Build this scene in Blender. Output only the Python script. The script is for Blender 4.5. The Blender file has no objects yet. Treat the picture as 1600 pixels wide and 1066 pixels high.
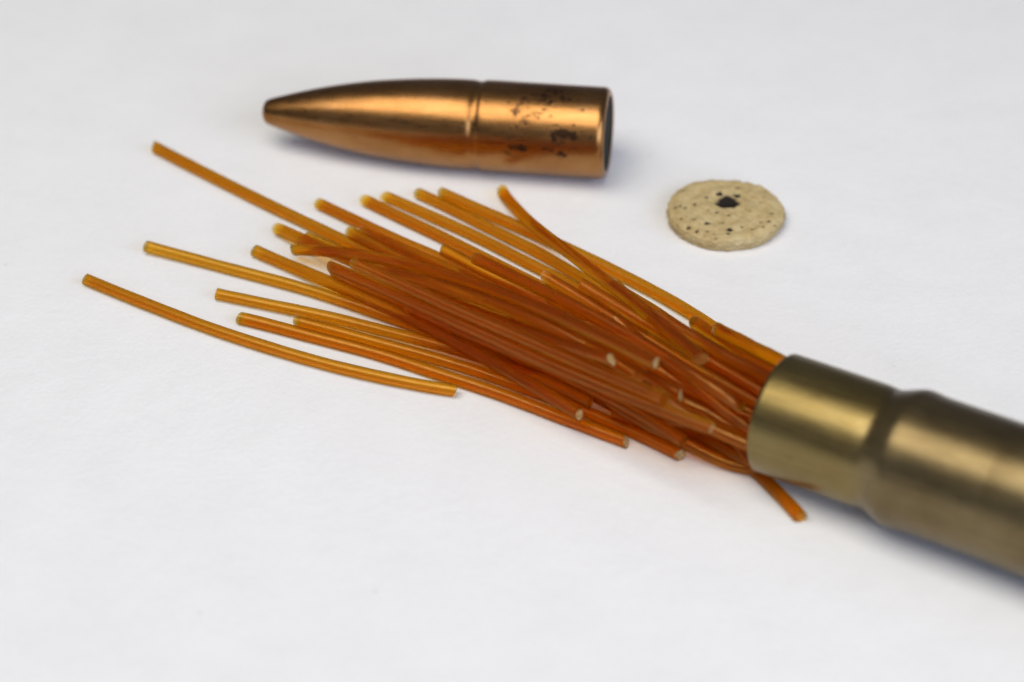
import bpy, bmesh, math, random
import numpy as np
from mathutils import Vector, Matrix

# one Blender unit is one centimetre
S = bpy.context.scene
S.unit_settings.system = 'METRIC'
S.unit_settings.scale_length = 0.01
COL = S.collection
random.seed(7)
RNG = np.random.default_rng(7)

# ------------------------------------------------------------------ camera
PITCH = math.radians(35.0)
DIST = 19.7
FPX = 3950.0                       # focal length in pixels of a 1600 px wide frame
CAM = np.array([0.0, -DIST * math.cos(PITCH), DIST * math.sin(PITCH)])
cam_d = bpy.data.cameras.new('camera')
cam = bpy.data.objects.new('camera', cam_d)
COL.objects.link(cam)
cam.location = CAM
cam.rotation_euler = (math.pi / 2 - PITCH, 0, 0)
cam_d.sensor_width = 36.0
cam_d.lens = FPX / 1600 * 36.0
cam_d.clip_start = 0.1
cam_d.clip_end = 2000.0
cam_d.dof.use_dof = True
cam_d.dof.focus_distance = 19.6
cam_d.dof.aperture_fstop = 0.235
cam_d.dof.aperture_blades = 7
S.camera = cam

# ------------------------------------------------------------------ light
world = bpy.data.worlds.new('World')
S.world = world
world.use_nodes = True
bg = world.node_tree.nodes['Background']
bg.inputs['Color'].default_value = (0.74, 0.80, 1.0, 1)
bg.inputs['Strength'].default_value = 0.13


def area_lamp(name, loc, target, sx, sy, power, colour, spread=180):
    d = bpy.data.lights.new(name, 'AREA')
    d.shape = 'RECTANGLE'
    d.size, d.size_y = sx, sy
    d.energy = power
    d.color = colour
    d.spread = math.radians(spread)
    o = bpy.data.objects.new(name, d)
    COL.objects.link(o)
    o.location = loc
    o.rotation_euler = (Vector(target) - Vector(loc)).to_track_quat('-Z', 'Y').to_euler()
    return o


area_lamp('desk_lamp', (-9, -10, 34), (1.0, 2.0, 0), 42, 25, 4150, (1.0, 0.945, 0.80), 92)
area_lamp('window_light', (34, -44, 23), (0, 0, 0), 76, 42, 36500, (0.70, 0.80, 1.0))

S.view_settings.view_transform = 'Standard'
S.view_settings.look = 'None'
S.view_settings.exposure = 0.0
S.view_settings.gamma = 1.0
S.render.engine = 'CYCLES'
S.cycles.max_bounces = 48
S.cycles.diffuse_bounces = 6
S.cycles.glossy_bounces = 8
S.cycles.transmission_bounces = 48
S.cycles.transparent_max_bounces = 128
S.cycles.volume_bounces = 0
S.cycles.caustics_reflective = True
S.cycles.caustics_refractive = True
S.cycles.blur_glossy = 0.6
S.cycles.sample_clamp_indirect = 6.0
S.cycles.use_denoising = True
try:
    S.cycles.denoiser = 'OPENIMAGEDENOISE'
except Exception:
    pass


# ------------------------------------------------------------------ geometry helpers
FWD = np.array([0.0, math.cos(PITCH), -math.sin(PITCH)])
UP = np.array([0.0, math.sin(PITCH), math.cos(PITCH)])
RIGHT = np.array([1.0, 0.0, 0.0])


def at(px, py, z):
    """the point at height z on the line of sight through a pixel of the photograph"""
    d = FWD * FPX + RIGHT * (px - 800.0) + UP * (533.0 - py)
    t = (z - CAM[2]) / d[2]
    return CAM + d * t


def tag(o, label=None, cat=None, group=None, kind=None):
    if label: o['label'] = label
    if cat: o['category'] = cat
    if group: o['group'] = group
    if kind: o['kind'] = kind
    return o


def link_mesh(name, verts, faces, mats, parent=None, smooth=True, fmat=None):
    me = bpy.data.meshes.new(name)
    me.from_pydata([tuple(v) for v in verts], [], faces)
    for m in (mats if isinstance(mats, (list, tuple)) else [mats]):
        me.materials.append(m)
    if smooth:
        me.polygons.foreach_set('use_smooth', [True] * len(me.polygons))
    if fmat is not None:
        me.polygons.foreach_set('material_index', fmat)
    me.update()
    o = bpy.data.objects.new(name, me)
    COL.objects.link(o)
    if parent: o.parent = parent
    return o


def lathe(profile, n=96, close_start=False, close_end=False):
    """revolve (x, r) pairs about the x axis"""
    verts, faces = [], []
    for (x, r) in profile:
        for k in range(n):
            a = 2 * math.pi * k / n
            verts.append((x, r * math.cos(a), r * math.sin(a)))
    m = len(profile)
    for i in range(m - 1):
        for k in range(n):
            k2 = (k + 1) % n
            faces.append((i * n + k, i * n + k2, (i + 1) * n + k2, (i + 1) * n + k))
    if close_start: faces.append(tuple(range(n)))
    if close_end: faces.append(tuple(reversed(range((m - 1) * n, m * n))))
    return verts, faces


def resample(profile, step):
    out = []
    for (a, b) in zip(profile[:-1], profile[1:]):
        d = math.hypot(b[0] - a[0], b[1] - a[1])
        k = max(1, int(math.ceil(d / step)))
        for j in range(k):
            t = j / k
            out.append((a[0] + (b[0] - a[0]) * t, a[1] + (b[1] - a[1]) * t))
    out.append(profile[-1])
    return out


def spline(points, n):
    """Catmull-Rom through points, n samples evenly spaced along the length"""
    P = np.array(points, float)
    if len(P) == 2:
        t = np.linspace(0, 1, n)[:, None]
        return P[0] * (1 - t) + P[1] * t
    Q = np.vstack([2 * P[0] - P[1], P, 2 * P[-1] - P[-2]])
    out = []
    for i in range(1, len(Q) - 2):
        p0, p1, p2, p3 = Q[i - 1], Q[i], Q[i + 1], Q[i + 2]
        for t in np.linspace(0, 1, 24, endpoint=False):
            out.append(0.5 * (2 * p1 + (p2 - p0) * t + (2 * p0 - 5 * p1 + 4 * p2 - p3) * t * t + (3 * p1 - p0 - 3 * p2 + p3) * t ** 3))
    out.append(P[-1])
    out = np.array(out)
    L = np.concatenate([[0], np.cumsum(np.linalg.norm(np.diff(out, axis=0), axis=1))])
    s = np.linspace(0, L[-1], n)
    return np.stack([np.interp(s, L, out[:, k]) for k in range(out.shape[1])], axis=1)


# ------------------------------------------------------------------ materials
class Nodes:
    def __init__(self, name):
        self.m = bpy.data.materials.new(name)
        self.m.use_nodes = True
        self.t = self.m.node_tree
        self.b = self.t.nodes['Principled BSDF']
        self.out = self.t.nodes['Material Output']

    def n(self, kind, **kw):
        x = self.t.nodes.new(kind)
        for k, v in kw.items():
            if k in x.inputs: x.inputs[k].default_value = v
            else: setattr(x, k, v)
        return x

    def l(self, a, b): self.t.links.new(a, b)

    def noise(self, scale, detail=4, rough=0.55, vec=None, distortion=0.0):
        x = self.n('ShaderNodeTexNoise')
        x.inputs['Scale'].default_value = scale
        x.inputs['Detail'].default_value = detail
        x.inputs['Roughness'].default_value = rough
        x.inputs['Distortion'].default_value = distortion
        if vec is not None: self.l(vec, x.inputs['Vector'])
        return x.outputs['Fac']

    def ramp(self, fac, stops):
        x = self.n('ShaderNodeValToRGB')
        e = x.color_ramp.elements
        while len(e) < len(stops): e.new(0.5)
        for i, (p, c) in enumerate(stops):
            e[i].position = p
            e[i].color = c if len(c) == 4 else (*c, 1)
        self.l(fac, x.inputs['Fac'])
        return x.outputs['Color']

    def grey(self, fac, stops):
        return self.ramp(fac, [(p, (v, v, v)) for p, v in stops])

    def math(self, op, a, b=None):
        x = self.n('ShaderNodeMath', operation=op)
        for i, v in enumerate((a, b)):
            if v is None: continue
            if isinstance(v, (int, float)): x.inputs[i].default_value = v
            else: self.l(v, x.inputs[i])
        return x.outputs[0]

    def mix(self, fac, a, b):
        x = self.n('ShaderNodeMix', data_type='RGBA')
        for k, v in ((0, fac), (6, a), (7, b)):
            if isinstance(v, (int, float)): x.inputs[k].default_value = v
            elif isinstance(v, tuple): x.inputs[k].default_value = (*v, 1)
            else: self.l(v, x.inputs[k])
        return x.outputs[2]

    def bump(self, height, strength, dist):
        x = self.n('ShaderNodeBump')
        x.inputs['Strength'].default_value = strength
        x.inputs['Distance'].default_value = dist
        self.l(height, x.inputs['Height'])
        return x.outputs['Normal']

    def obj(self):
        return self.n('ShaderNodeTexCoord').outputs['Object']

    def scaled(self, vec, sc, loc=(0, 0, 0)):
        x = self.n('ShaderNodeMapping')
        x.inputs['Scale'].default_value = sc
        x.inputs['Location'].default_value = loc
        self.l(vec, x.inputs['Vector'])
        return x.outputs['Vector']


def paper_material():
    N = Nodes('white_paper')
    o = N.obj()
    mott = N.noise(1.6, 5, 0.6, o)
    fine = N.noise(16, 4, 0.65, o)
    f = N.math('ADD', N.math('MULTIPLY', mott, 0.6), N.math('MULTIPLY', fine, 0.4))
    base = N.ramp(f, [(0.3, (0.805, 0.80, 0.83)), (0.5, (0.835, 0.83, 0.86)), (0.7, (0.86, 0.855, 0.885))])
    v = N.n('ShaderNodeTexVoronoi')
    v.inputs['Scale'].default_value = 2.2
    N.l(o, v.inputs['Vector'])
    speck = N.grey(v.outputs['Distance'], [(0.0, 1), (0.035, 0.7), (0.055, 0)])
    sel = N.grey(N.noise(2.2, 1, 0.5, o), [(0.52, 0), (0.6, 1)])
    fac = N.math('MULTIPLY', N.math('MULTIPLY', speck, sel), 0.28)
    N.l(N.mix(fac, base, (0.45, 0.46, 0.48)), N.b.inputs['Base Color'])
    N.b.inputs['Roughness'].default_value = 0.85
    N.b.inputs['Specular IOR Level'].default_value = 0.25
    fib = N.noise(22, 6, 0.7, o)
    N.l(N.bump(N.math('ADD', fib, N.math('MULTIPLY', N.noise(3.0, 4, 0.6, o), 2.0)), 0.24, 0.02), N.b.inputs['Normal'])
    return N.m


def copper_material():
    N = Nodes('copper_jacket')
    o = N.obj()
    # tarnish film
    tarn = N.noise(2.2, 4, 0.6, o)
    base = N.ramp(tarn, [(0.3, (0.285, 0.132, 0.043)), (0.55, (0.355, 0.174, 0.060)), (0.75, (0.39, 0.20, 0.08))])
    # dark corrosion blotches on the shank, ragged by noise
    st = N.n('ShaderNodeAttribute', attribute_name='stain').outputs['Fac']
    rag = N.noise(20, 6, 0.7, o)
    fine = N.noise(45, 4, 0.7, o)
    w = N.math('ADD', N.math('MULTIPLY', N.math('SUBTRACT', rag, 0.5), 1.8), N.math('MULTIPLY', N.math('SUBTRACT', fine, 0.5), 0.9))
    blot = N.grey(N.math('ADD', st, w), [(0.40, 0), (0.78, 1)])
    fac = N.math('MULTIPLY', blot, N.math('MINIMUM', N.math('MULTIPLY', st, 2.6), 0.95))
    N.l(N.mix(fac, base, (0.040, 0.017, 0.009)), N.b.inputs['Base Color'])
    N.l(N.math('SUBTRACT', 1.0, N.math('MULTIPLY', fac, 0.15)), N.b.inputs['Metallic'])
    # drawn, lightly scuffed metal
    scr = N.noise(9, 6, 0.7, N.scaled(o, (0.35, 3.0, 3.0)))
    ring = N.noise(30, 3, 0.6, N.scaled(o, (2.0, 0.05, 0.05)))
    rr = N.grey(scr, [(0.3, 0.23), (0.7, 0.36)])
    N.l(N.math('ADD', rr, N.math('MULTIPLY', fac, 0.12)), N.b.inputs['Roughness'])
    h = N.math('ADD', N.math('MULTIPLY', scr, 0.6), N.math('MULTIPLY', ring, 0.5))
    N.l(N.bump(N.math('SUBTRACT', h, N.math('MULTIPLY', fac, 0.4)), 0.22, 0.006), N.b.inputs['Normal'])
    return N.m


def lead_material():
    N = Nodes('dull_lead')
    o = N.obj()
    f = N.noise(9, 5, 0.6, o)
    N.l(N.ramp(f, [(0.3, (0.016, 0.015, 0.012)), (0.7, (0.035, 0.033, 0.027))]), N.b.inputs['Base Color'])
    N.b.inputs['Metallic'].default_value = 0.1
    N.b.inputs['Specular IOR Level'].default_value = 0.15
    N.b.inputs['Roughness'].default_value = 0.8
    N.l(N.bump(f, 0.4, 0.01), N.b.inputs['Normal'])
    return N.m


def brass_material():
    N = Nodes('tarnished_brass')
    o = N.obj()
    f = N.noise(1.5, 5, 0.6, o)
    neck = N.ramp(f, [(0.3, (0.175, 0.126, 0.043)), (0.55, (0.23, 0.168, 0.062)), (0.75, (0.25, 0.19, 0.08))])
    body = N.ramp(f, [(0.3, (0.125, 0.088, 0.040)), (0.55, (0.185, 0.136, 0.066)), (0.75, (0.225, 0.174, 0.092))])
    sep = N.n('ShaderNodeSeparateXYZ'); N.l(o, sep.inputs[0])
    wob = N.math('ADD', sep.outputs[0], N.math('MULTIPLY', N.math('SUBTRACT', N.noise(2.5, 3, 0.6, o), 0.5), 0.5))
    base = N.mix(N.grey(wob, [(0.75, 0), (1.0, 1)]), neck, body)
    fl = N.noise(14, 4, 0.65, N.scaled(o, (0.7, 1, 1)))
    drawn = N.noise(6, 5, 0.7, N.scaled(o, (0.12, 4.0, 4.0)))
    spots = N.math('MAXIMUM', N.grey(fl, [(0.60, 0), (0.74, 0.45)]), N.grey(drawn, [(0.52, 0), (0.75, 0.40)]))
    N.l(N.mix(spots, base, (0.10, 0.068, 0.03)), N.b.inputs['Base Color'])
    N.b.inputs['Metallic'].default_value = 0.92
    scr = N.noise(7, 6, 0.7, N.scaled(o, (0.4, 2.5, 2.5)))
    N.l(N.grey(scr, [(0.3, 0.28), (0.7, 0.40)]), N.b.inputs['Roughness'])
    N.l(N.bump(scr, 0.15, 0.006), N.b.inputs['Normal'])
    return N.m


def stick_material():
    N = Nodes('amber_cordite')
    o = N.obj()
    rnd = N.n('ShaderNodeObjectInfo').outputs['Random']
    n1 = N.noise(30, 4, 0.6, N.scaled(o, (0.35, 1, 1)))
    # a share of the light goes straight on, a share is scattered by the waxy surface
    rf = N.n('ShaderNodeBsdfRefraction')
    rf.inputs['IOR'].default_value = 1.36
    N.l(N.grey(n1, [(0.3, 0.26), (0.7, 0.42)]), rf.inputs['Roughness'])
    nb = N.bump(n1, 0.18, 0.005)
    tr = N.n('ShaderNodeBsdfTransparent')
    tr.inputs['Color'].default_value = (0.985, 0.985, 0.985, 1)
    df = N.n('ShaderNodeBsdfDiffuse')
    df.inputs['Color'].default_value = (0.74, 0.245, 0.012, 1)
    m1 = N.n('ShaderNodeMixShader'); m1.inputs[0].default_value = 0.50
    N.l(rf.outputs[0], m1.inputs[1]); N.l(tr.outputs[0], m1.inputs[2])
    m2 = N.n('ShaderNodeMixShader'); m2.inputs[0].default_value = 0.06
    N.l(m1.outputs[0], m2.inputs[1]); N.l(df.outputs[0], m2.inputs[2])
    gl = N.n('ShaderNodeBsdfGlossy')
    gl.inputs['Color'].default_value = (1.0, 0.62, 0.22, 1)
    gl.inputs['Roughness'].default_value = 0.28
    N.l(nb, gl.inputs['Normal'])
    outer = N.math('SUBTRACT', 1.0, N.n('ShaderNodeNewGeometry').outputs['Backfacing'])
    sheen = N.grey(N.noise(24, 4, 0.65, N.scaled(o, (0.5, 1, 1), (2, 1, 5))), [(0.25, 0.05), (0.75, 0.11)])
    m3 = N.n('ShaderNodeMixShader')
    N.l(N.math('MULTIPLY', sheen, outer), m3.inputs[0])
    N.l(m2.outputs[0], m3.inputs[1]); N.l(gl.outputs[0], m3.inputs[2])
    N.l(m3.outputs[0], N.out.inputs['Surface'])
    ab = N.n('ShaderNodeVolumeAbsorption')
    ab.inputs['Color'].default_value = (0.958, 0.800, 0.01, 1)
    dens = N.math('ADD', N.math('MULTIPLY', rnd, 22.0), 38.0)
    N.l(dens, ab.inputs['Density'])
    N.l(ab.outputs[0], N.out.inputs['Volume'])
    return N.m


def cut_material():
    N = Nodes('pale_cut_face')
    o = N.obj()
    f = N.noise(40, 3, 0.6, o)
    N.l(N.ramp(f, [(0.35, (0.36, 0.19, 0.04)), (0.65, (0.70, 0.56, 0.30))]), N.b.inputs['Base Color'])
    N.b.inputs['Roughness'].default_value = 0.45
    N.l(N.bump(f, 0.5, 0.006), N.b.inputs['Normal'])
    tr = N.n('ShaderNodeBsdfTranslucent'); tr.inputs['Color'].default_value = (0.6, 0.4, 0.1, 1)
    m = N.n('ShaderNodeMixShader'); m.inputs[0].default_value = 0.4
    N.l(N.b.outputs[0], m.inputs[1]); N.l(tr.outputs[0], m.inputs[2])
    N.l(m.outputs[0], N.out.inputs['Surface'])
    return N.m


def card_material():
    N = Nodes('strawboard')
    o = N.obj()
    f = N.noise(8, 5, 0.65, o)
    g = N.noise(40, 3, 0.6, o)
    base = N.ramp(N.math('ADD', N.math('MULTIPLY', f, 0.6), N.math('MULTIPLY', g, 0.4)),
                  [(0.34, (0.39, 0.275, 0.12)), (0.5, (0.51, 0.385, 0.19)), (0.66, (0.58, 0.465, 0.26))])
    at_ = N.n('ShaderNodeAttribute', attribute_name='char')
    N.l(N.mix(at_.outputs['Fac'], base, (0.012, 0.008, 0.006)), N.b.inputs['Base Color'])
    N.b.inputs['Roughness'].default_value = 0.8
    N.b.inputs['Specular IOR Level'].default_value = 0.3
    N.l(N.bump(N.math('ADD', g, f), 0.4, 0.010), N.b.inputs['Normal'])
    return N.m


M_PAPER, M_COPPER, M_LEAD, M_BRASS = paper_material(), copper_material(), lead_material(), brass_material()
M_STICK, M_CUT, M_CARD = stick_material(), cut_material(), card_material()

# ------------------------------------------------------------------ the paper
v = [(-150, -60, 0), (150, -60, 0), (150, 240, 0), (-150, 240, 0)]
sheet = link_mesh('paper_ground', v, [(0, 1, 2, 3)], M_PAPER, smooth=False)
tag(sheet, 'white paper surface under everything', kind='structure')

# ------------------------------------------------------------------ the cartridge case
CASE_Z = 0.515
A0 = at(1213, 645, CASE_Z)                    # centre of the mouth
A1 = at(1500, 745, CASE_Z + 0.03)
AX = (A1 - A0) / np.linalg.norm(A1 - A0)      # from the mouth to the base
case = bpy.data.objects.new('cartridge_case', None)
COL.objects.link(case)
case.empty_display_size = 0.5
case.matrix_world = Matrix.Translation(Vector(A0)) @ Vector(AX).to_track_quat('X', 'Z').to_matrix().to_4x4()
tag(case, 'tarnished brass cartridge case lying with its open neck on the amber sticks', 'cartridge case')
RN, RS = 0.445, 0.494


def smoothstep(a, b, x):
    t = min(1, max(0, (x - a) / (b - a)))
    return t * t * (3 - 2 * t)


prof = [(2.2, 0.43), (0.95, 0.43), (0.80, 0.412), (0.03, 0.416), (0.008, 0.419), (0.0, 0.424), (0.0, 0.437), (0.008, 0.444)]
for k in range(120):
    x = 0.03 + k * (1.75 - 0.03) / 119
    r = RN + (RS - RN) * smoothstep(0.82, 1.04, x) - 0.008 * math.exp(-((x - 0.83) / 0.06) ** 2) + 0.010 * math.exp(-((x - 1.06) / 0.08) ** 2)
    r += 0.0022 * math.sin(x * 3.1)
    prof.append((x, r))
prof += resample([(1.78, RS + 0.002), (4.95, 0.575)], 0.2)
prof += [(4.99, 0.565), (5.05, 0.51), (5.20, 0.51), (5.24, 0.53)]
vv, ff = lathe(prof, 128)
link_mesh('case_wall', vv, ff, M_BRASS, case)
vv, ff = lathe([(5.24, 0.40), (5.24, 0.65), (5.26, 0.672), (5.38, 0.672), (5.41, 0.65), (5.41, 0.30), (5.40, 0.28)], 96)
link_mesh('rim', vv, ff, M_BRASS, case, smooth=False)
vv, ff = lathe([(5.30, 0.27), (5.395, 0.27), (5.405, 0.24), (5.40, 0.05), (5.40, 0.01)], 64, close_end=True)
link_mesh('primer', vv, ff, M_BRASS, case, smooth=False)

# ------------------------------------------------------------------ the bullet
BR = 0.393
B0 = at(950, 211, BR)
B1 = at(411, 167, BR)
B0[2] += 0.015
B1[2] -= 0.045
bullet = bpy.data.objects.new('bullet', None)
COL.objects.link(bullet)
bdir = Vector(B1 - B0)
LB = bdir.length
bullet.matrix_world = Matrix.Translation(Vector(B0)) @ bdir.to_track_quat('X', 'Z').to_matrix().to_4x4() @ Matrix.Rotation(0.6, 4, 'X')
tag(bullet, 'copper jacketed pointed bullet behind the amber sticks, dark stains on its rear half', 'bullet')
k = LB / 2.95
pts = [(0.0, 0.325), (-0.006, 0.338), (-0.005, 0.352), (0.002, 0.366), (0.012, 0.378), (0.026, 0.388), (0.045, BR), (0.3, BR), (0.6, BR), (0.9, BR), (1.02, 0.392)]
pts += [(1.045, 0.3895), (1.06, 0.381), (1.085, 0.3765), (1.11, 0.378), (1.125, 0.383), (1.15, 0.3865), (1.19, 0.387)]
og = [(1.28, 0.3865), (1.47, 0.378), (1.65, 0.366), (1.80, 0.351), (1.97, 0.331), (2.13, 0.306), (2.30, 0.274), (2.46, 0.238), (2.60, 0.202), (2.73, 0.165), (2.84, 0.132), (2.90, 0.112)]
og = [tuple(p) for p in spline(og, 60)]
tip = [(2.915, 0.104), (2.932, 0.088), (2.944, 0.062), (2.95, 0.03), (2.951, 0.004)]
prof = [(x * k, r) for (x, r) in pts + og + tip]
prof = [prof[0]] + resample(prof[1:], 0.022)
vv, ff = lathe(prof, 200, close_end=True)
jacket = link_mesh('jacket', vv, ff, M_COPPER, bullet)
BM = np.array(bullet.matrix_world)
BI = np.linalg.inv(BM)


def on_shank(px, py):
    """(along, around) of the point of the shank seen at a pixel of the photograph"""
    o_ = BI[:3, :3] @ CAM + BI[:3, 3]
    d_ = BI[:3, :3] @ (FWD * FPX + RIGHT * (px - 800.0) + UP * (533.0 - py))
    a_, b_, c_ = d_[1] ** 2 + d_[2] ** 2, o_[1] * d_[1] + o_[2] * d_[2], o_[1] ** 2 + o_[2] ** 2 - BR ** 2
    q = o_ + d_ * (-b_ - math.sqrt(max(0, b_ * b_ - a_ * c_))) / a_
    return q[0], math.atan2(q[2], q[1])


# stains seen on the shank: pixel, half length, half width (cm), strength
STAINS = [(850, 152, .11, .07, .8), (868, 143, .10, .06, .8), (835, 146, .06, .05, .6), (905, 147, .05, .04, .5), (858, 162, .06, .04, .7), (878, 150, .08, .05, .7), (822, 156, .06, .05, .8), (885, 156, .07, .05, .7), (806, 176, .05, .05, .65), (820, 192, .06, .04, .6),
          (880, 209, .10, .045, 1), (866, 214, .05, .06, .9), (893, 212, .05, .04, 1), (872, 222, .05, .04, .8), (816, 232, .06, .035, 1), (800, 230, .04, .03, .8), (878, 241, .045, .035, .9),
          (845, 200, .08, .05, .45), (800, 200, .05, .05, .5), (838, 178, .06, .05, .45), (905, 200, .05, .04, .45), (795, 158, .04, .03, .5), (910, 150, .05, .03, .5), (850, 240, .05, .03, .4), (895, 235, .04, .03, .4), (806, 245, .04, .025, .5)]
for _ in range(34):     # fine flecks between them
    STAINS.append((random.uniform(785, 928), random.uniform(138, 250), random.uniform(.02, .045), random.uniform(.014, .028), random.uniform(.45, .85)))
STAINS = [(*on_shank(a, b_), c_, d_, e_) for a, b_, c_, d_, e_ in STAINS]
for _ in range(40):     # the rest of the way round
    STAINS.append((random.uniform(0.12, 0.85), random.uniform(-math.pi, math.pi), random.uniform(.02, .05), random.uniform(.015, .035), random.uniform(.3, .6)))
VJ = np.array(vv)
ang = np.arctan2(VJ[:, 2], VJ[:, 1])
att = np.zeros(len(VJ))
for (sx, sa, hl, hw, w) in STAINS:
    da = (ang - sa + math.pi) % (2 * math.pi) - math.pi
    d = np.sqrt(((VJ[:, 0] - sx) / hl) ** 2 + (da * BR / hw) ** 2)
    att = np.maximum(att, w * np.clip(1.35 - 0.8 * d, 0, 1))
jacket.data.attributes.new('stain', 'FLOAT', 'POINT').data.foreach_set('value', att)
vv, ff = lathe([(0.0, 0.327), (0.012, 0.30), (0.02, 0.2), (0.024, 0.1), (0.026, 0.01)], 64, close_end=True)
link_mesh('lead_core', vv, [tuple(reversed(f)) for f in ff], M_LEAD, bullet)

# ------------------------------------------------------------------ the card wad
WR, WT = 0.478, 0.135
WC = at(1134, 324, WT)


def hash_noise(x, y, s, seed):
    return (math.sin(x * s * 1.7 + seed) * math.cos(y * s * 1.3 - seed * 2) + math.sin((x + y) * s * 2.3 + seed * 3) * 0.6 + math.cos((x - 1.4 * y) * s * 3.1 - seed) * 0.4) / 2


def wad():
    nr, na = 90, 220
    # flecks: (pixel x, pixel y of the close look at the wad, radius in cm, strength)
    flecks = [(800, 450, .092, 1.0), (715, 365, .030, .85), (905, 380, .034, 1), (910, 297, .022, .6), (975, 217, .022, .9), (1112, 240, .020, .85), (1040, 205, .018, .5),
              (575, 400, .020, .6), (445, 470, .019, .7), (590, 535, .013, .55), (690, 562, .017, .65), (815, 590, .018, .6), (588, 678, .027, .95),
              (825, 750, .027, 1), (810, 790, .018, .9), (745, 668, .017, .6), (585, 755, .015, .6), (475, 752, .017, .8), (385, 712, .020, .75), (305, 625, .015, .6), (240, 505, .020, .55), (290, 490, .020, .5), (345, 510, .018, .5),
              (955, 717, .013, .6), (1075, 740, .018, .6), (1250, 660, .016, .75), (1275, 573, .016, .65), (1160, 660, .014, .5), (1185, 715, .015, .5), (1040, 555, .014, .4),
              (1210, 335, .014, .45), (1190, 400, .018, .3), (1150, 450, .015, .25), (320, 330, .020, .35), (440, 635, .025, .35), (545, 850, .030, .4), (870, 880, .035, .45), (1020, 350, .012, .3), (650, 790, .014, .4), (680, 830, .016, .4), (1200, 800, .014, .5), (1320, 690, .018, .5)]
    fl = []
    for i_, (u, w, r, s) in enumerate(flecks):
        p = at(1020 + u / 6.878, 250 + w / 6.878, WT) - WC
        fl.append((p[0], p[1], r * (1.05 if i_ else 1.12), min(1, s * 1.2)))
    verts, faces, ch = [], [], []

    def rim(a):
        return WR * (1 + 0.010 * math.sin(3 * a + 1) + 0.006 * math.sin(7 * a + 2) + 0.006 * math.sin(17 * a) * math.sin(2 * a + 1) + 0.005 * math.sin(31 * a + 1) * math.sin(3 * a))

    def char(x, y):
        c = 0.0
        for i, (fx, fy, r, s) in enumerate(fl):
            dx, dy = x - fx, (y - fy) * (1.0 if i else 1.05)
            d = math.hypot(dx, dy)
            if d > 2.2 * r: continue
            d *= 1 + 0.12 * math.sin(3 * math.atan2(dy, dx) + i) + 0.06 * math.sin(7 * math.atan2(dy, dx) + 2 * i)
            c = max(c, s * (1 - smoothstep(0.72 * r, 1.1 * r, d)))
        return c

    def top(x, y):
        r = math.hypot(x, y); a = math.atan2(y, x)
        z = WT
        spiral = math.sin(38 * r + 2.2 * a)
        z += 0.0035 * spiral * smoothstep(0.08, 0.16, r)
        z += 0.007 * hash_noise(x, y, 9, 1.3) + 0.004 * hash_noise(x, y, 31, 4.1) + 0.0025 * hash_noise(x, y, 83, 2.1)
        c = char(x, y)
        z -= 0.012 * c
        if r < 0.13: z -= 0.035 * (1 - smoothstep(0.05, 0.10, math.hypot(x - fl[0][0], y - fl[0][1])))
        z -= 0.018 * smoothstep(0.86, 1.0, r / rim(a)) * (1 + 0.35 * math.sin(5 * a) + 0.2 * math.sin(13 * a + 1))
        return z, c

    verts.append((0, 0, top(0, 0)[0])); ch.append(top(0, 0)[1])
    for i in range(1, nr + 1):
        for j in range(na):
            a = 2 * math.pi * j / na
            r = rim(a) * i / nr
            x, y = r * math.cos(a), r * math.sin(a)
            z, c = top(x, y)
            verts.append((x, y, z)); ch.append(c)
    ns = 14
    for i in range(1, ns + 1):
        for j in range(na):
            a = 2 * math.pi * j / na
            t = i / ns
            x0, y0 = math.cos(a), math.sin(a)
            z = top(rim(a) * x0, rim(a) * y0)[0] * (1 - t) + 0.002 * t
            lay = 0.003 * math.sin(t * 19 + 1.3 * math.sin(4 * a)) + 0.007 * hash_noise(a * 2.0, t, 6, 2.2)
            r = rim(a) + (0.016 * math.sin(math.pi * min(1, t * 1.05)) + lay) * (1 if t < 1 else 0.3) - 0.012 * t * t
            verts.append((r * x0, r * y0, z))
            ch.append(max(0, 0.38 * (0.5 + 0.9 * hash_noise(a * 5, t * 3, 5, 0.4)) * math.sin(math.pi * t)))
    for j in range(na):
        faces.append((0, 1 + j, 1 + (j + 1) % na))
    for i in range(nr + ns - 1):
        for j in range(na):
            j2 = (j + 1) % na
            faces.append((1 + i * na + j, 1 + (i + 1) * na + j, 1 + (i + 1) * na + j2, 1 + i * na + j2))
    b = 1 + (nr + ns - 1) * na
    faces.append(tuple(reversed(range(b, b + na))))
    o = link_mesh('card_wad', verts, faces, M_CARD)
    o.location = (WC[0], WC[1], 0)
    at_ = o.data.attributes.new('char', 'FLOAT', 'POINT')
    at_.data.foreach_set('value', ch)
    tag(o, 'round tan card disc with a charred black hole in its middle', 'card disc')


wad()

# ------------------------------------------------------------------ the amber sticks
R = 0.0495
NS = 44
PILE = []                 # (points, label, ends, group, enters the neck)
lower = []                # settled sticks: (xy samples, z samples)


def need(xy, ignore=()):
    """height of the centre line at each sample that just clears the sticks settled before"""
    z = np.full(len(xy), R + 0.001)
    for (q, qz) in lower:
        a, b = q[:-1], q[1:]
        if xy[:, 0].min() > q[:, 0].max() + .2 or xy[:, 0].max() < q[:, 0].min() - .2: continue
        d = b - a
        t = ((xy[:, None, :] - a[None]) * d[None]).sum(2) / np.maximum((d * d).sum(1), 1e-9)[None]
        t = np.clip(t, 0, 1)
        p = a[None] + t[..., None] * d[None]
        dist = np.linalg.norm(xy[:, None, :] - p, axis=2)
        zz = qz[:-1][None] + t * (qz[1:] - qz[:-1])[None]
        h = np.where(dist < 1.84 * R, zz + np.sqrt(np.maximum((1.84 * R) ** 2 - dist ** 2, 0)), 0)
        z = np.maximum(z, h.max(axis=1))
    return z


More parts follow.
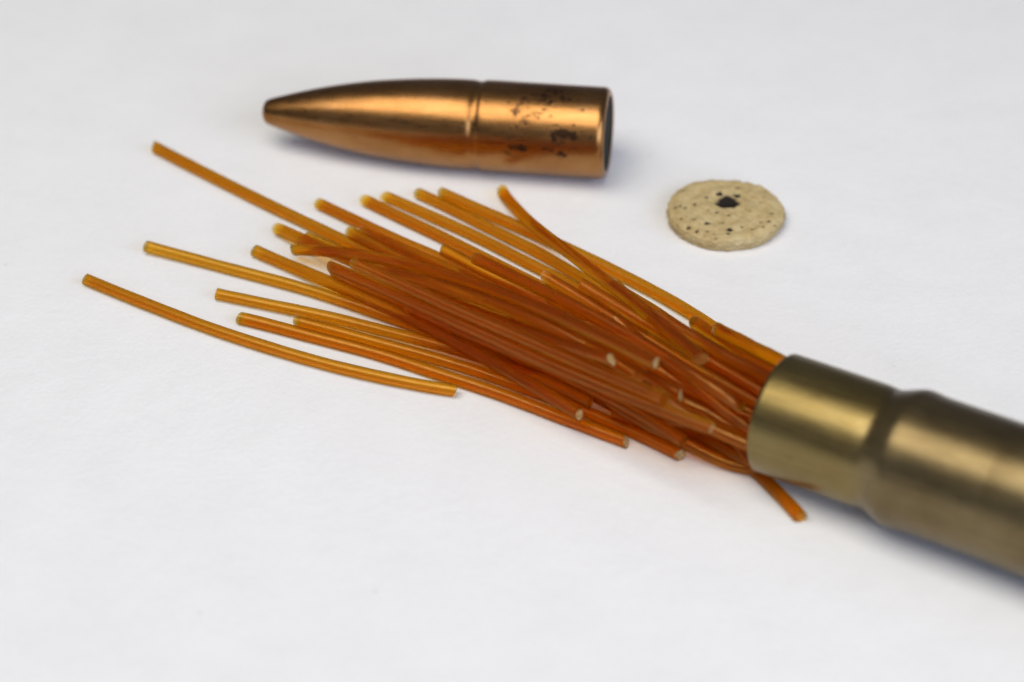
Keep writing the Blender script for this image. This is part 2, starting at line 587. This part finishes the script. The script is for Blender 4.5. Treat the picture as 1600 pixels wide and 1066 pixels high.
def rest(zr):
    """a straight stick settling on what is below: the edge of the upper hull under its middle"""
    s = np.linspace(0, 1, len(zr))
    hull = []
    for i in range(len(s)):
        while len(hull) >= 2:
            a, b = hull[-2], hull[-1]
            if (zr[b] - zr[a]) * (s[i] - s[a]) <= (zr[i] - zr[a]) * (s[b] - s[a]): hull.pop()
            else: break
        hull.append(i)
    for a, b in zip(hull[:-1], hull[1:]):
        if s[a] <= 0.5 <= s[b]:
            line = zr[a] + (zr[b] - zr[a]) * (s - s[a]) / (s[b] - s[a])
            # the free ends sag a little towards what is below them
            H = np.interp(s, s[hull], zr[hull])
            return line * 0.8 + H * 0.2
    return zr


def smooth(z):
    for _ in range(3):
        z = np.concatenate([[z[0]], (z[:-2] + 2 * z[1:-1] + z[2:]) / 4, [z[-1]]])
    return z


def fit(px):
    """one smooth bend through the traced pixels (a cubic), ends kept"""
    L = np.concatenate([[0], np.cumsum(np.linalg.norm(np.diff(px, axis=0), axis=1))]); L /= L[-1]
    deg = min(3 if len(px) > 5 else 2, len(px) - 1)
    w = np.ones(len(px)); w[0] = w[-1] = 4
    s = np.linspace(0, 1, NS)
    return np.stack([np.polyval(np.polyfit(L, px[:, k], deg, w=w), s) for k in (0, 1)], axis=1)


def stick(px, label, tips='R', mouth=None, zl=None, group='amber sticks spilled from the cartridge case'):
    """px: pixels along the stick, left end first; mouth: (across, up) where it enters the neck"""
    px = np.array(px, float)
    if mouth is None:
        P = fit(px)
        z = np.full(NS, R)
        for _ in range(4):
            X = np.array([at(p[0], p[1], zz) for p, zz in zip(P, z)])
            z = smooth(rest(need(X[:, :2])))
        X = np.array([at(p[0], p[1], zz) for p, zz in zip(P, z)])
    else:
        u = FWD * FPX + RIGHT * (mouth[0] - 800.0) + UP * (533.0 - mouth[1])
        Mo = CAM + u * (np.dot(A0 - CAM, AX) / np.dot(u, AX))      # where the stick passes the plane of the mouth
        off = Mo - A0
        Mo = A0 + off * min(1.0, 0.345 / np.linalg.norm(off))
        zi = R if zl is None else zl
        for _ in range(5):
            L = at(px[0][0], px[0][1], zi)
            d = (Mo - L) / np.linalg.norm(Mo - L)
            n_in = NS // 6
            out = L + (Mo - L) * np.linspace(0, 1, NS - n_in)[:, None]
            inn, p, q = [], Mo.copy(), d.copy()
            for k in range(n_in):
                q = q * 0.6 + AX * 0.4
                q /= np.linalg.norm(q)
                p = p + q * 0.08
                inn.append(p.copy())
            X = np.vstack([out, inn])
            n_out = int((NS - n_in) * 0.75)
            short = (need(X[:n_out, :2]) - X[:n_out, 2]) / np.maximum(1 - np.linspace(0, 1, NS - n_in)[:n_out], .3)
            up = np.percentile(short, 70)
            if zl is not None and up < 0: break
            zi = min(0.66, max(R, zi + up * 0.8))
    lower.append((X[:, :2].copy(), X[:, 2].copy()))
    PILE.append((X.copy(), label, tips, group, mouth is not None))


def build_stick(X, label, tips, group):
    n, m = len(X), 14
    c = X.mean(axis=0)
    T = np.gradient(X, axis=0)
    T /= np.linalg.norm(T, axis=1)[:, None]
    verts, faces = [], []
    ph = RNG.random(4) * 6.28
    tilt = [RNG.normal(0, 0.28, 2), RNG.normal(0, 0.28, 2)]
    rs = R * (1 + RNG.normal(0, 0.04))
    wa, wb = RNG.normal(0, 0.004, 2)
    sl = np.linspace(0, 1, n)
    X = X + np.outer(wa * np.sin(sl * 9 + ph[0]) * np.sin(np.pi * sl) + wb * np.sin(sl * 17 + ph[1]) * np.sin(np.pi * sl), np.array([-T[n // 2][1], T[n // 2][0], 0]))
    rings = []
    for i in range(n):
        t = T[i]
        s = np.cross(t, [0, 0, 1]); s /= np.linalg.norm(s)
        u = np.cross(s, t)
        r = rs * (1 + 0.012 * math.sin(i * 0.5 + ph[0]) + 0.010 * math.sin(i * 1.3 + ph[1]))
        ring = []
        for j in range(m):
            a = 2 * math.pi * j / m
            off = 0.0
            if i == 0: off = -r * (tilt[0][0] * math.cos(a) + tilt[0][1] * math.sin(a))
            if i == n - 1: off = r * (tilt[1][0] * math.cos(a) + tilt[1][1] * math.sin(a))
            rr = r * (1 + 0.02 * math.sin(2 * a + ph[2]) + 0.012 * math.sin(3 * a + ph[3]))
            ring.append(X[i] + rr * (math.cos(a) * s + math.sin(a) * u) + off * t - c)
        rings.append(ring); verts += ring
    for i in range(n - 1):
        for j in range(m):
            j2 = (j + 1) % m
            faces.append((i * m + j, (i + 1) * m + j, (i + 1) * m + j2, i * m + j2))
    # cut faces: their own vertices so that the edge stays crisp
    for end, i in ((0, 0), (1, n - 1)):
        b = len(verts)
        verts += [v * 1.0 for v in rings[i]]
        faces.append(tuple(range(b, b + m)) if end == 0 else tuple(reversed(range(b, b + m))))
    me_o = link_mesh('cordite_stick', verts, faces, M_STICK)
    bm = bmesh.new(); bm.from_mesh(me_o.data)
    bmesh.ops.remove_doubles(bm, verts=bm.verts, dist=1e-6)
    bmesh.ops.recalc_face_normals(bm, faces=bm.faces)
    for e in bm.edges:
        if any(len(f.verts) > 4 for f in e.link_faces): e.smooth = False
    bm.to_mesh(me_o.data); bm.free()
    me_o.location = c
    tag(me_o, label, 'stick', group)
    for end, i, key in ((0, 0, 'L'), (1, n - 1, 'R')):
        if key not in tips: continue
        sgn = -1 if end == 0 else 1
        ctr = np.mean(rings[i], axis=0)
        vs = [ctr + T[i] * sgn * (0.004 + RNG.random() * 0.003)]
        for f, hgt in ((0.45, 0.004), (0.78, 0.0015)):
            for j in range(m):
                f = f * (1 + 0.10 * math.sin(2 * j * 2 * math.pi / m + ph[0]) + 0.08 * math.sin(3 * j * 2 * math.pi / m + ph[1]))
                f = min(f, 0.93)
                vs.append(ctr + (rings[i][j] - ctr) * f * (1 + RNG.normal(0, 0.02)) + T[i] * sgn * (hgt + RNG.random() * 0.001))
        fs = [(0, 1 + j, 1 + (j + 1) % m) for j in range(m)]
        fs += [(1 + j, 1 + m + j, 1 + m + (j + 1) % m, 1 + (j + 1) % m) for j in range(m)]
        if end == 0: fs = [tuple(reversed(f)) for f in fs]
        link_mesh('cut_end', vs, fs, M_CUT, me_o)


def settle():
    """push apart sticks that overlap, keeping every stick smooth, on or above the paper and clear of the brass"""
    Xs = np.array([p[0] for p in PILE])
    n = len(Xs)
    inside = np.array([p[4] for p in PILE])
    own = np.repeat(np.arange(n), NS)
    t = np.linspace(-1, 1, NS)
    B = np.linalg.qr(np.stack([t ** k for k in range(3)], axis=1))[0]
    D2 = 2 * R * 0.985
    base = Xs.copy()
    for it in range(90):
        P = Xs.reshape(-1, 3)
        push = np.zeros_like(Xs)
        for i in range(n):
            lo, hi = Xs[i].min(0) - D2, Xs[i].max(0) + D2
            m = np.all((P > lo) & (P < hi), axis=1) & (own != i)
            Q, w = P[m], own[m]
            if not len(Q): continue
            d = Xs[i][:, None, :] - Q[None]
            L = np.linalg.norm(d, axis=2)
            over = np.clip(D2 - L, 0, None)
            d[..., 2] += np.where(w > i, -0.02, 0.02)[None]        # the later stick rides on the earlier one
            d /= np.maximum(np.linalg.norm(d, axis=2, keepdims=True), 1e-6)
            k = np.maximum((over > 0).sum(1), 1)
            push[i] = (d * over[..., None]).sum(1) / k[:, None] * 0.5
        # only smooth moves: the push is projected on a low polynomial along the stick
        move = np.einsum('sk,nkc->nsc', B, np.einsum('sk,nsc->nkc', B, push))
        move[-1] = np.einsum('sk,kc->sc', B[:, :2], B[:, :2].T @ push[-1])      # the crosswise one stays straight
        Xs += move
        # paper
        low = np.clip(R + 0.001 - Xs[..., 2], 0, None)
        Xs[..., 2] += low
        # gravity pulls everything gently down
        if it < 60: Xs[..., 2] -= 0.0006 * (Xs[..., 2] > R + 0.004)
        # the neck: inside for those that enter it, outside for the others
        q = Xs - A0
        ax = q @ AX
        rad = q - ax[..., None] * AX
        rl = np.linalg.norm(rad, axis=2)
        mi = inside[:, None] & (ax > -0.02) & (rl > 0.412 - R)
        Xs = np.where(mi[..., None], A0 + ax[..., None] * AX + rad * ((0.412 - R) / np.maximum(rl, 1e-6))[..., None], Xs)
        mo = (~inside)[:, None] & (ax > -0.04) & (ax < 1.2) & (rl < RN + R + 0.004)
        if mo.any():
            outw = np.cross(AX, [0, 0, 1.0]); outw /= np.linalg.norm(outw)
            if outw[1] > 0: outw = -outw
            for i in np.where(mo.any(axis=1))[0]:
                gap = np.where(mo[i], RN + R + 0.004 - rl[i], 0).max()
                prof_ = (np.arange(NS) / (NS - 1))[:, None]
                Xs[i] += outw * min(gap, 0.02) * prof_
        # keep close to where the photograph shows them
        Xs[..., :2] += (base[..., :2] - Xs[..., :2]) * 0.03
    # one last smoothing of each stick
    for i in range(n):
        e = NS - (NS // 6 if inside[i] else 0)
        tt = np.linspace(-1, 1, e)
        V = np.stack([tt ** k for k in range(6)], axis=1)
        Xs[i][:e] = V @ np.linalg.lstsq(V, Xs[i][:e], rcond=None)[0]
        Xs[i][:, 2] = np.maximum(Xs[i][:, 2], R + 0.001)
    for (X, label, tips, group, _), Y in zip(PILE, Xs):
        build_stick(Y, label, tips, group)


# --- lying on the paper, lowest first
stick([(133, 436), (303, 504), (480, 561), (542, 577), (640, 600), (712, 611)], 'amber stick lying apart at the lower left, both ends over bare paper')
stick([(240, 230), (400, 314), (497, 356), (545, 378), (698, 452)], 'amber stick reaching highest up to the left, towards the bullet tip', '')
stick([(228, 388), (353, 419), (460, 446), (541, 470), (600, 493), (680, 522), (828, 590)], 'amber stick poking far out left, just above the separate lowest stick', '')
stick([(375, 497), (460, 519), (590, 555), (620, 563), (717, 592), (782, 618), (880, 654), (978, 690)], 'golden amber stick along the front edge, right end cut square over white paper')
stick([(464, 502), (574, 531), (671, 560), (766, 588), (850, 616), (960, 655), (1072, 704)], 'amber stick lying close behind the golden one of the front edge')
stick([(960, 575), (1050, 640), (1140, 705), (1253, 800)], 'amber stick pointing down right in front of the brass neck', '')
stick([(840, 562), (960, 617), (1060, 662), (1160, 706)], 'amber stick low at the front of the bundle, just short of the neck', '')
stick([(338, 459), (460, 484), (574, 503), (655, 525), (766, 560), (925, 628)], 'amber stick between the two white gaps at the left', '')
stick([(497, 319), (562, 348), (625, 377), (700, 412), (830, 470), (960, 540)], 'amber stick with a yellowish far end, just left of the white slot', '')
stick([(571, 313), (625, 340), (690, 371), (760, 405), (870, 460), (990, 530)], 'leftmost amber stick of the rear group, above the white slot', '')
stick([(690, 302), (769, 338), (834, 366), (900, 394), (960, 424), (1042, 469), (1175, 558)], 'golden amber stick forming the rear edge of the pile', '')
stick([(653, 302), (690, 324), (771, 360), (860, 404), (1040, 510)], 'amber stick with a rounded yellow far end amid the rear tips', '')
stick([(602, 307), (674, 337), (771, 384), (880, 440), (1010, 515)], 'darker amber stick, second from the left of the rear tips', '')
stick([(690, 391), (755, 426), (834, 464), (940, 518), (1080, 596)], 'amber stick whose far end closes the white slot', '')
stick([(478, 372), (600, 420), (760, 490), (960, 580)], 'amber stick low in the pile under the crossing far left tips', '')
stick([(520, 428), (620, 470), (760, 530), (1000, 640)], 'amber stick buried low in the front half of the pile', '')
stick([(620, 450), (760, 510), (900, 570), (1050, 640)], 'amber stick buried in the dark centre of the pile', '')
stick([(700, 500), (820, 548), (950, 605), (1095, 672)], 'amber stick buried in the pile towards the brass neck', '')
stick([(720, 440), (850, 500), (980, 570), (1120, 652)], 'amber stick buried behind the middle of the pile', '')
# --- out of the neck, low ones
G = 'amber stick half hidden low in the bundle leaving the brass neck'
for a, mo in [((840, 560), (1205, 700)), ((905, 618), (1200, 715)), ((800, 500), (1210, 690)), ((880, 500), (1215, 672)), ((960, 640), (1195, 705)),
              ((930, 560), (1200, 680)), ((860, 470), (1220, 655)), ((1010, 640), (1195, 720)), ((1060, 655), (1190, 722)), ((1040, 600), (1200, 700))]:
    stick([a], G, '', mouth=mo)
G = 'amber stick low along the rear side of the bundle entering the neck'
for a, mo in [((960, 462), (1226, 618)), ((1000, 486), (1228, 606)), ((1035, 512), (1222, 625)), ((920, 470), (1222, 640)), ((1060, 520), (1230, 612)), ((1098, 514), (1234, 600))]:
    stick([a], G, '', mouth=mo)
# --- middle and upper layers
stick([(397, 393), (455, 414), (514, 436), (560, 457), (617, 484), (715, 532), (801, 580), (841, 602), (905, 640)], 'amber stick whose pale round end lies just above the golden front edge')
stick([(640, 476), (740, 520), (860, 570), (955, 618), (994, 637), (1068, 684)], 'amber stick in the front half, between two lighter streaked ones', '')
stick([(565, 361), (627, 383), (720, 424), (830, 478), (940, 538), (1065, 609)], 'dark amber stick ending in a dim grey dot near the neck')
stick([(546, 364), (611, 392), (682, 420), (780, 460), (900, 515), (1010, 575)], 'dark brown amber stick with a blunt raised far end at the left', '')
stick([(522, 426), (585, 456), (699, 508), (780, 545), (834, 571), (915, 609), (1004, 657), (1119, 716)], 'amber stick down the front, square end over paper beside the neck')
stick([(433, 359), (500, 381), (585, 415), (720, 468), (834, 518), (952, 569)], 'amber stick ending in a faint pale dot in the dark centre')
stick([(600, 411), (690, 446), (774, 474), (860, 513), (940, 548), (1000, 577)], 'dark amber stick tucked under the long curved top one', '')
stick([(517, 414), (592, 437), (682, 480), (780, 524), (834, 551), (915, 585), (980, 606), (1026, 624), (1112, 662)], 'amber stick with a long light streak along the front of the pile')
stick([(743, 396), (801, 426), (866, 458), (931, 490), (1040, 555), (1157, 631)], 'amber stick crossing the rear half to a pale dot beside the neck')
stick([(552, 411), (640, 446), (760, 492), (900, 552), (1040, 615)], 'amber stick with a pale chipped left end inside the dark pile', 'L')
# --- out of the neck, upper ones
stick([(956, 438)], 'amber stick starting beside the small white gap at the rear edge', '', mouth=(1222, 616), zl=0.30)
stick([(855, 424)], 'amber stick with a small pale end in the rear half', '', mouth=(1212, 640), zl=0.30)
stick([(905, 446)], 'amber stick partly beneath the crosswise one, running to the neck', '', mouth=(1217, 632), zl=0.36)
stick([(1086, 496)], 'short amber stick with a pale broken end at the rear edge', 'L', mouth=(1228, 602), zl=0.42)
stick([(1121, 505)], 'topmost amber stick entering the neck, dark end at the rear outline', '', mouth=(1236, 584), zl=0.62)
stick([(1020, 500)], 'upper amber stick entering the neck behind the crosswise one', '', mouth=(1219, 618), zl=0.46)
stick([(960, 500)], 'amber stick in the middle of the bundle entering the neck', '', mouth=(1208, 655), zl=0.44)
stick([(1000, 552)], 'amber stick right beside the middle one of the bundle, towards the camera', '', mouth=(1201, 676), zl=0.42)
stick([(1038, 568)], 'light streaked amber stick entering the near side of the neck', '', mouth=(1198, 690), zl=0.40)
stick([(1018, 604)], 'amber stick with a blunt end among the front sticks, entering the neck low', '', mouth=(1192, 712), zl=0.34)
# --- on top of everything
stick([(458, 381), (546, 388), (611, 404), (682, 424), (780, 459), (882, 496), (980, 539), (1025, 561)], 'long curved amber stick on top, ending in a bright pale dot')
stick([(784, 298), (817, 334), (882, 387), (931, 427), (994, 474), (1042, 518), (1095, 566)], 'amber stick lying crosswise on top, pointing at the bullet base', '')
settle()
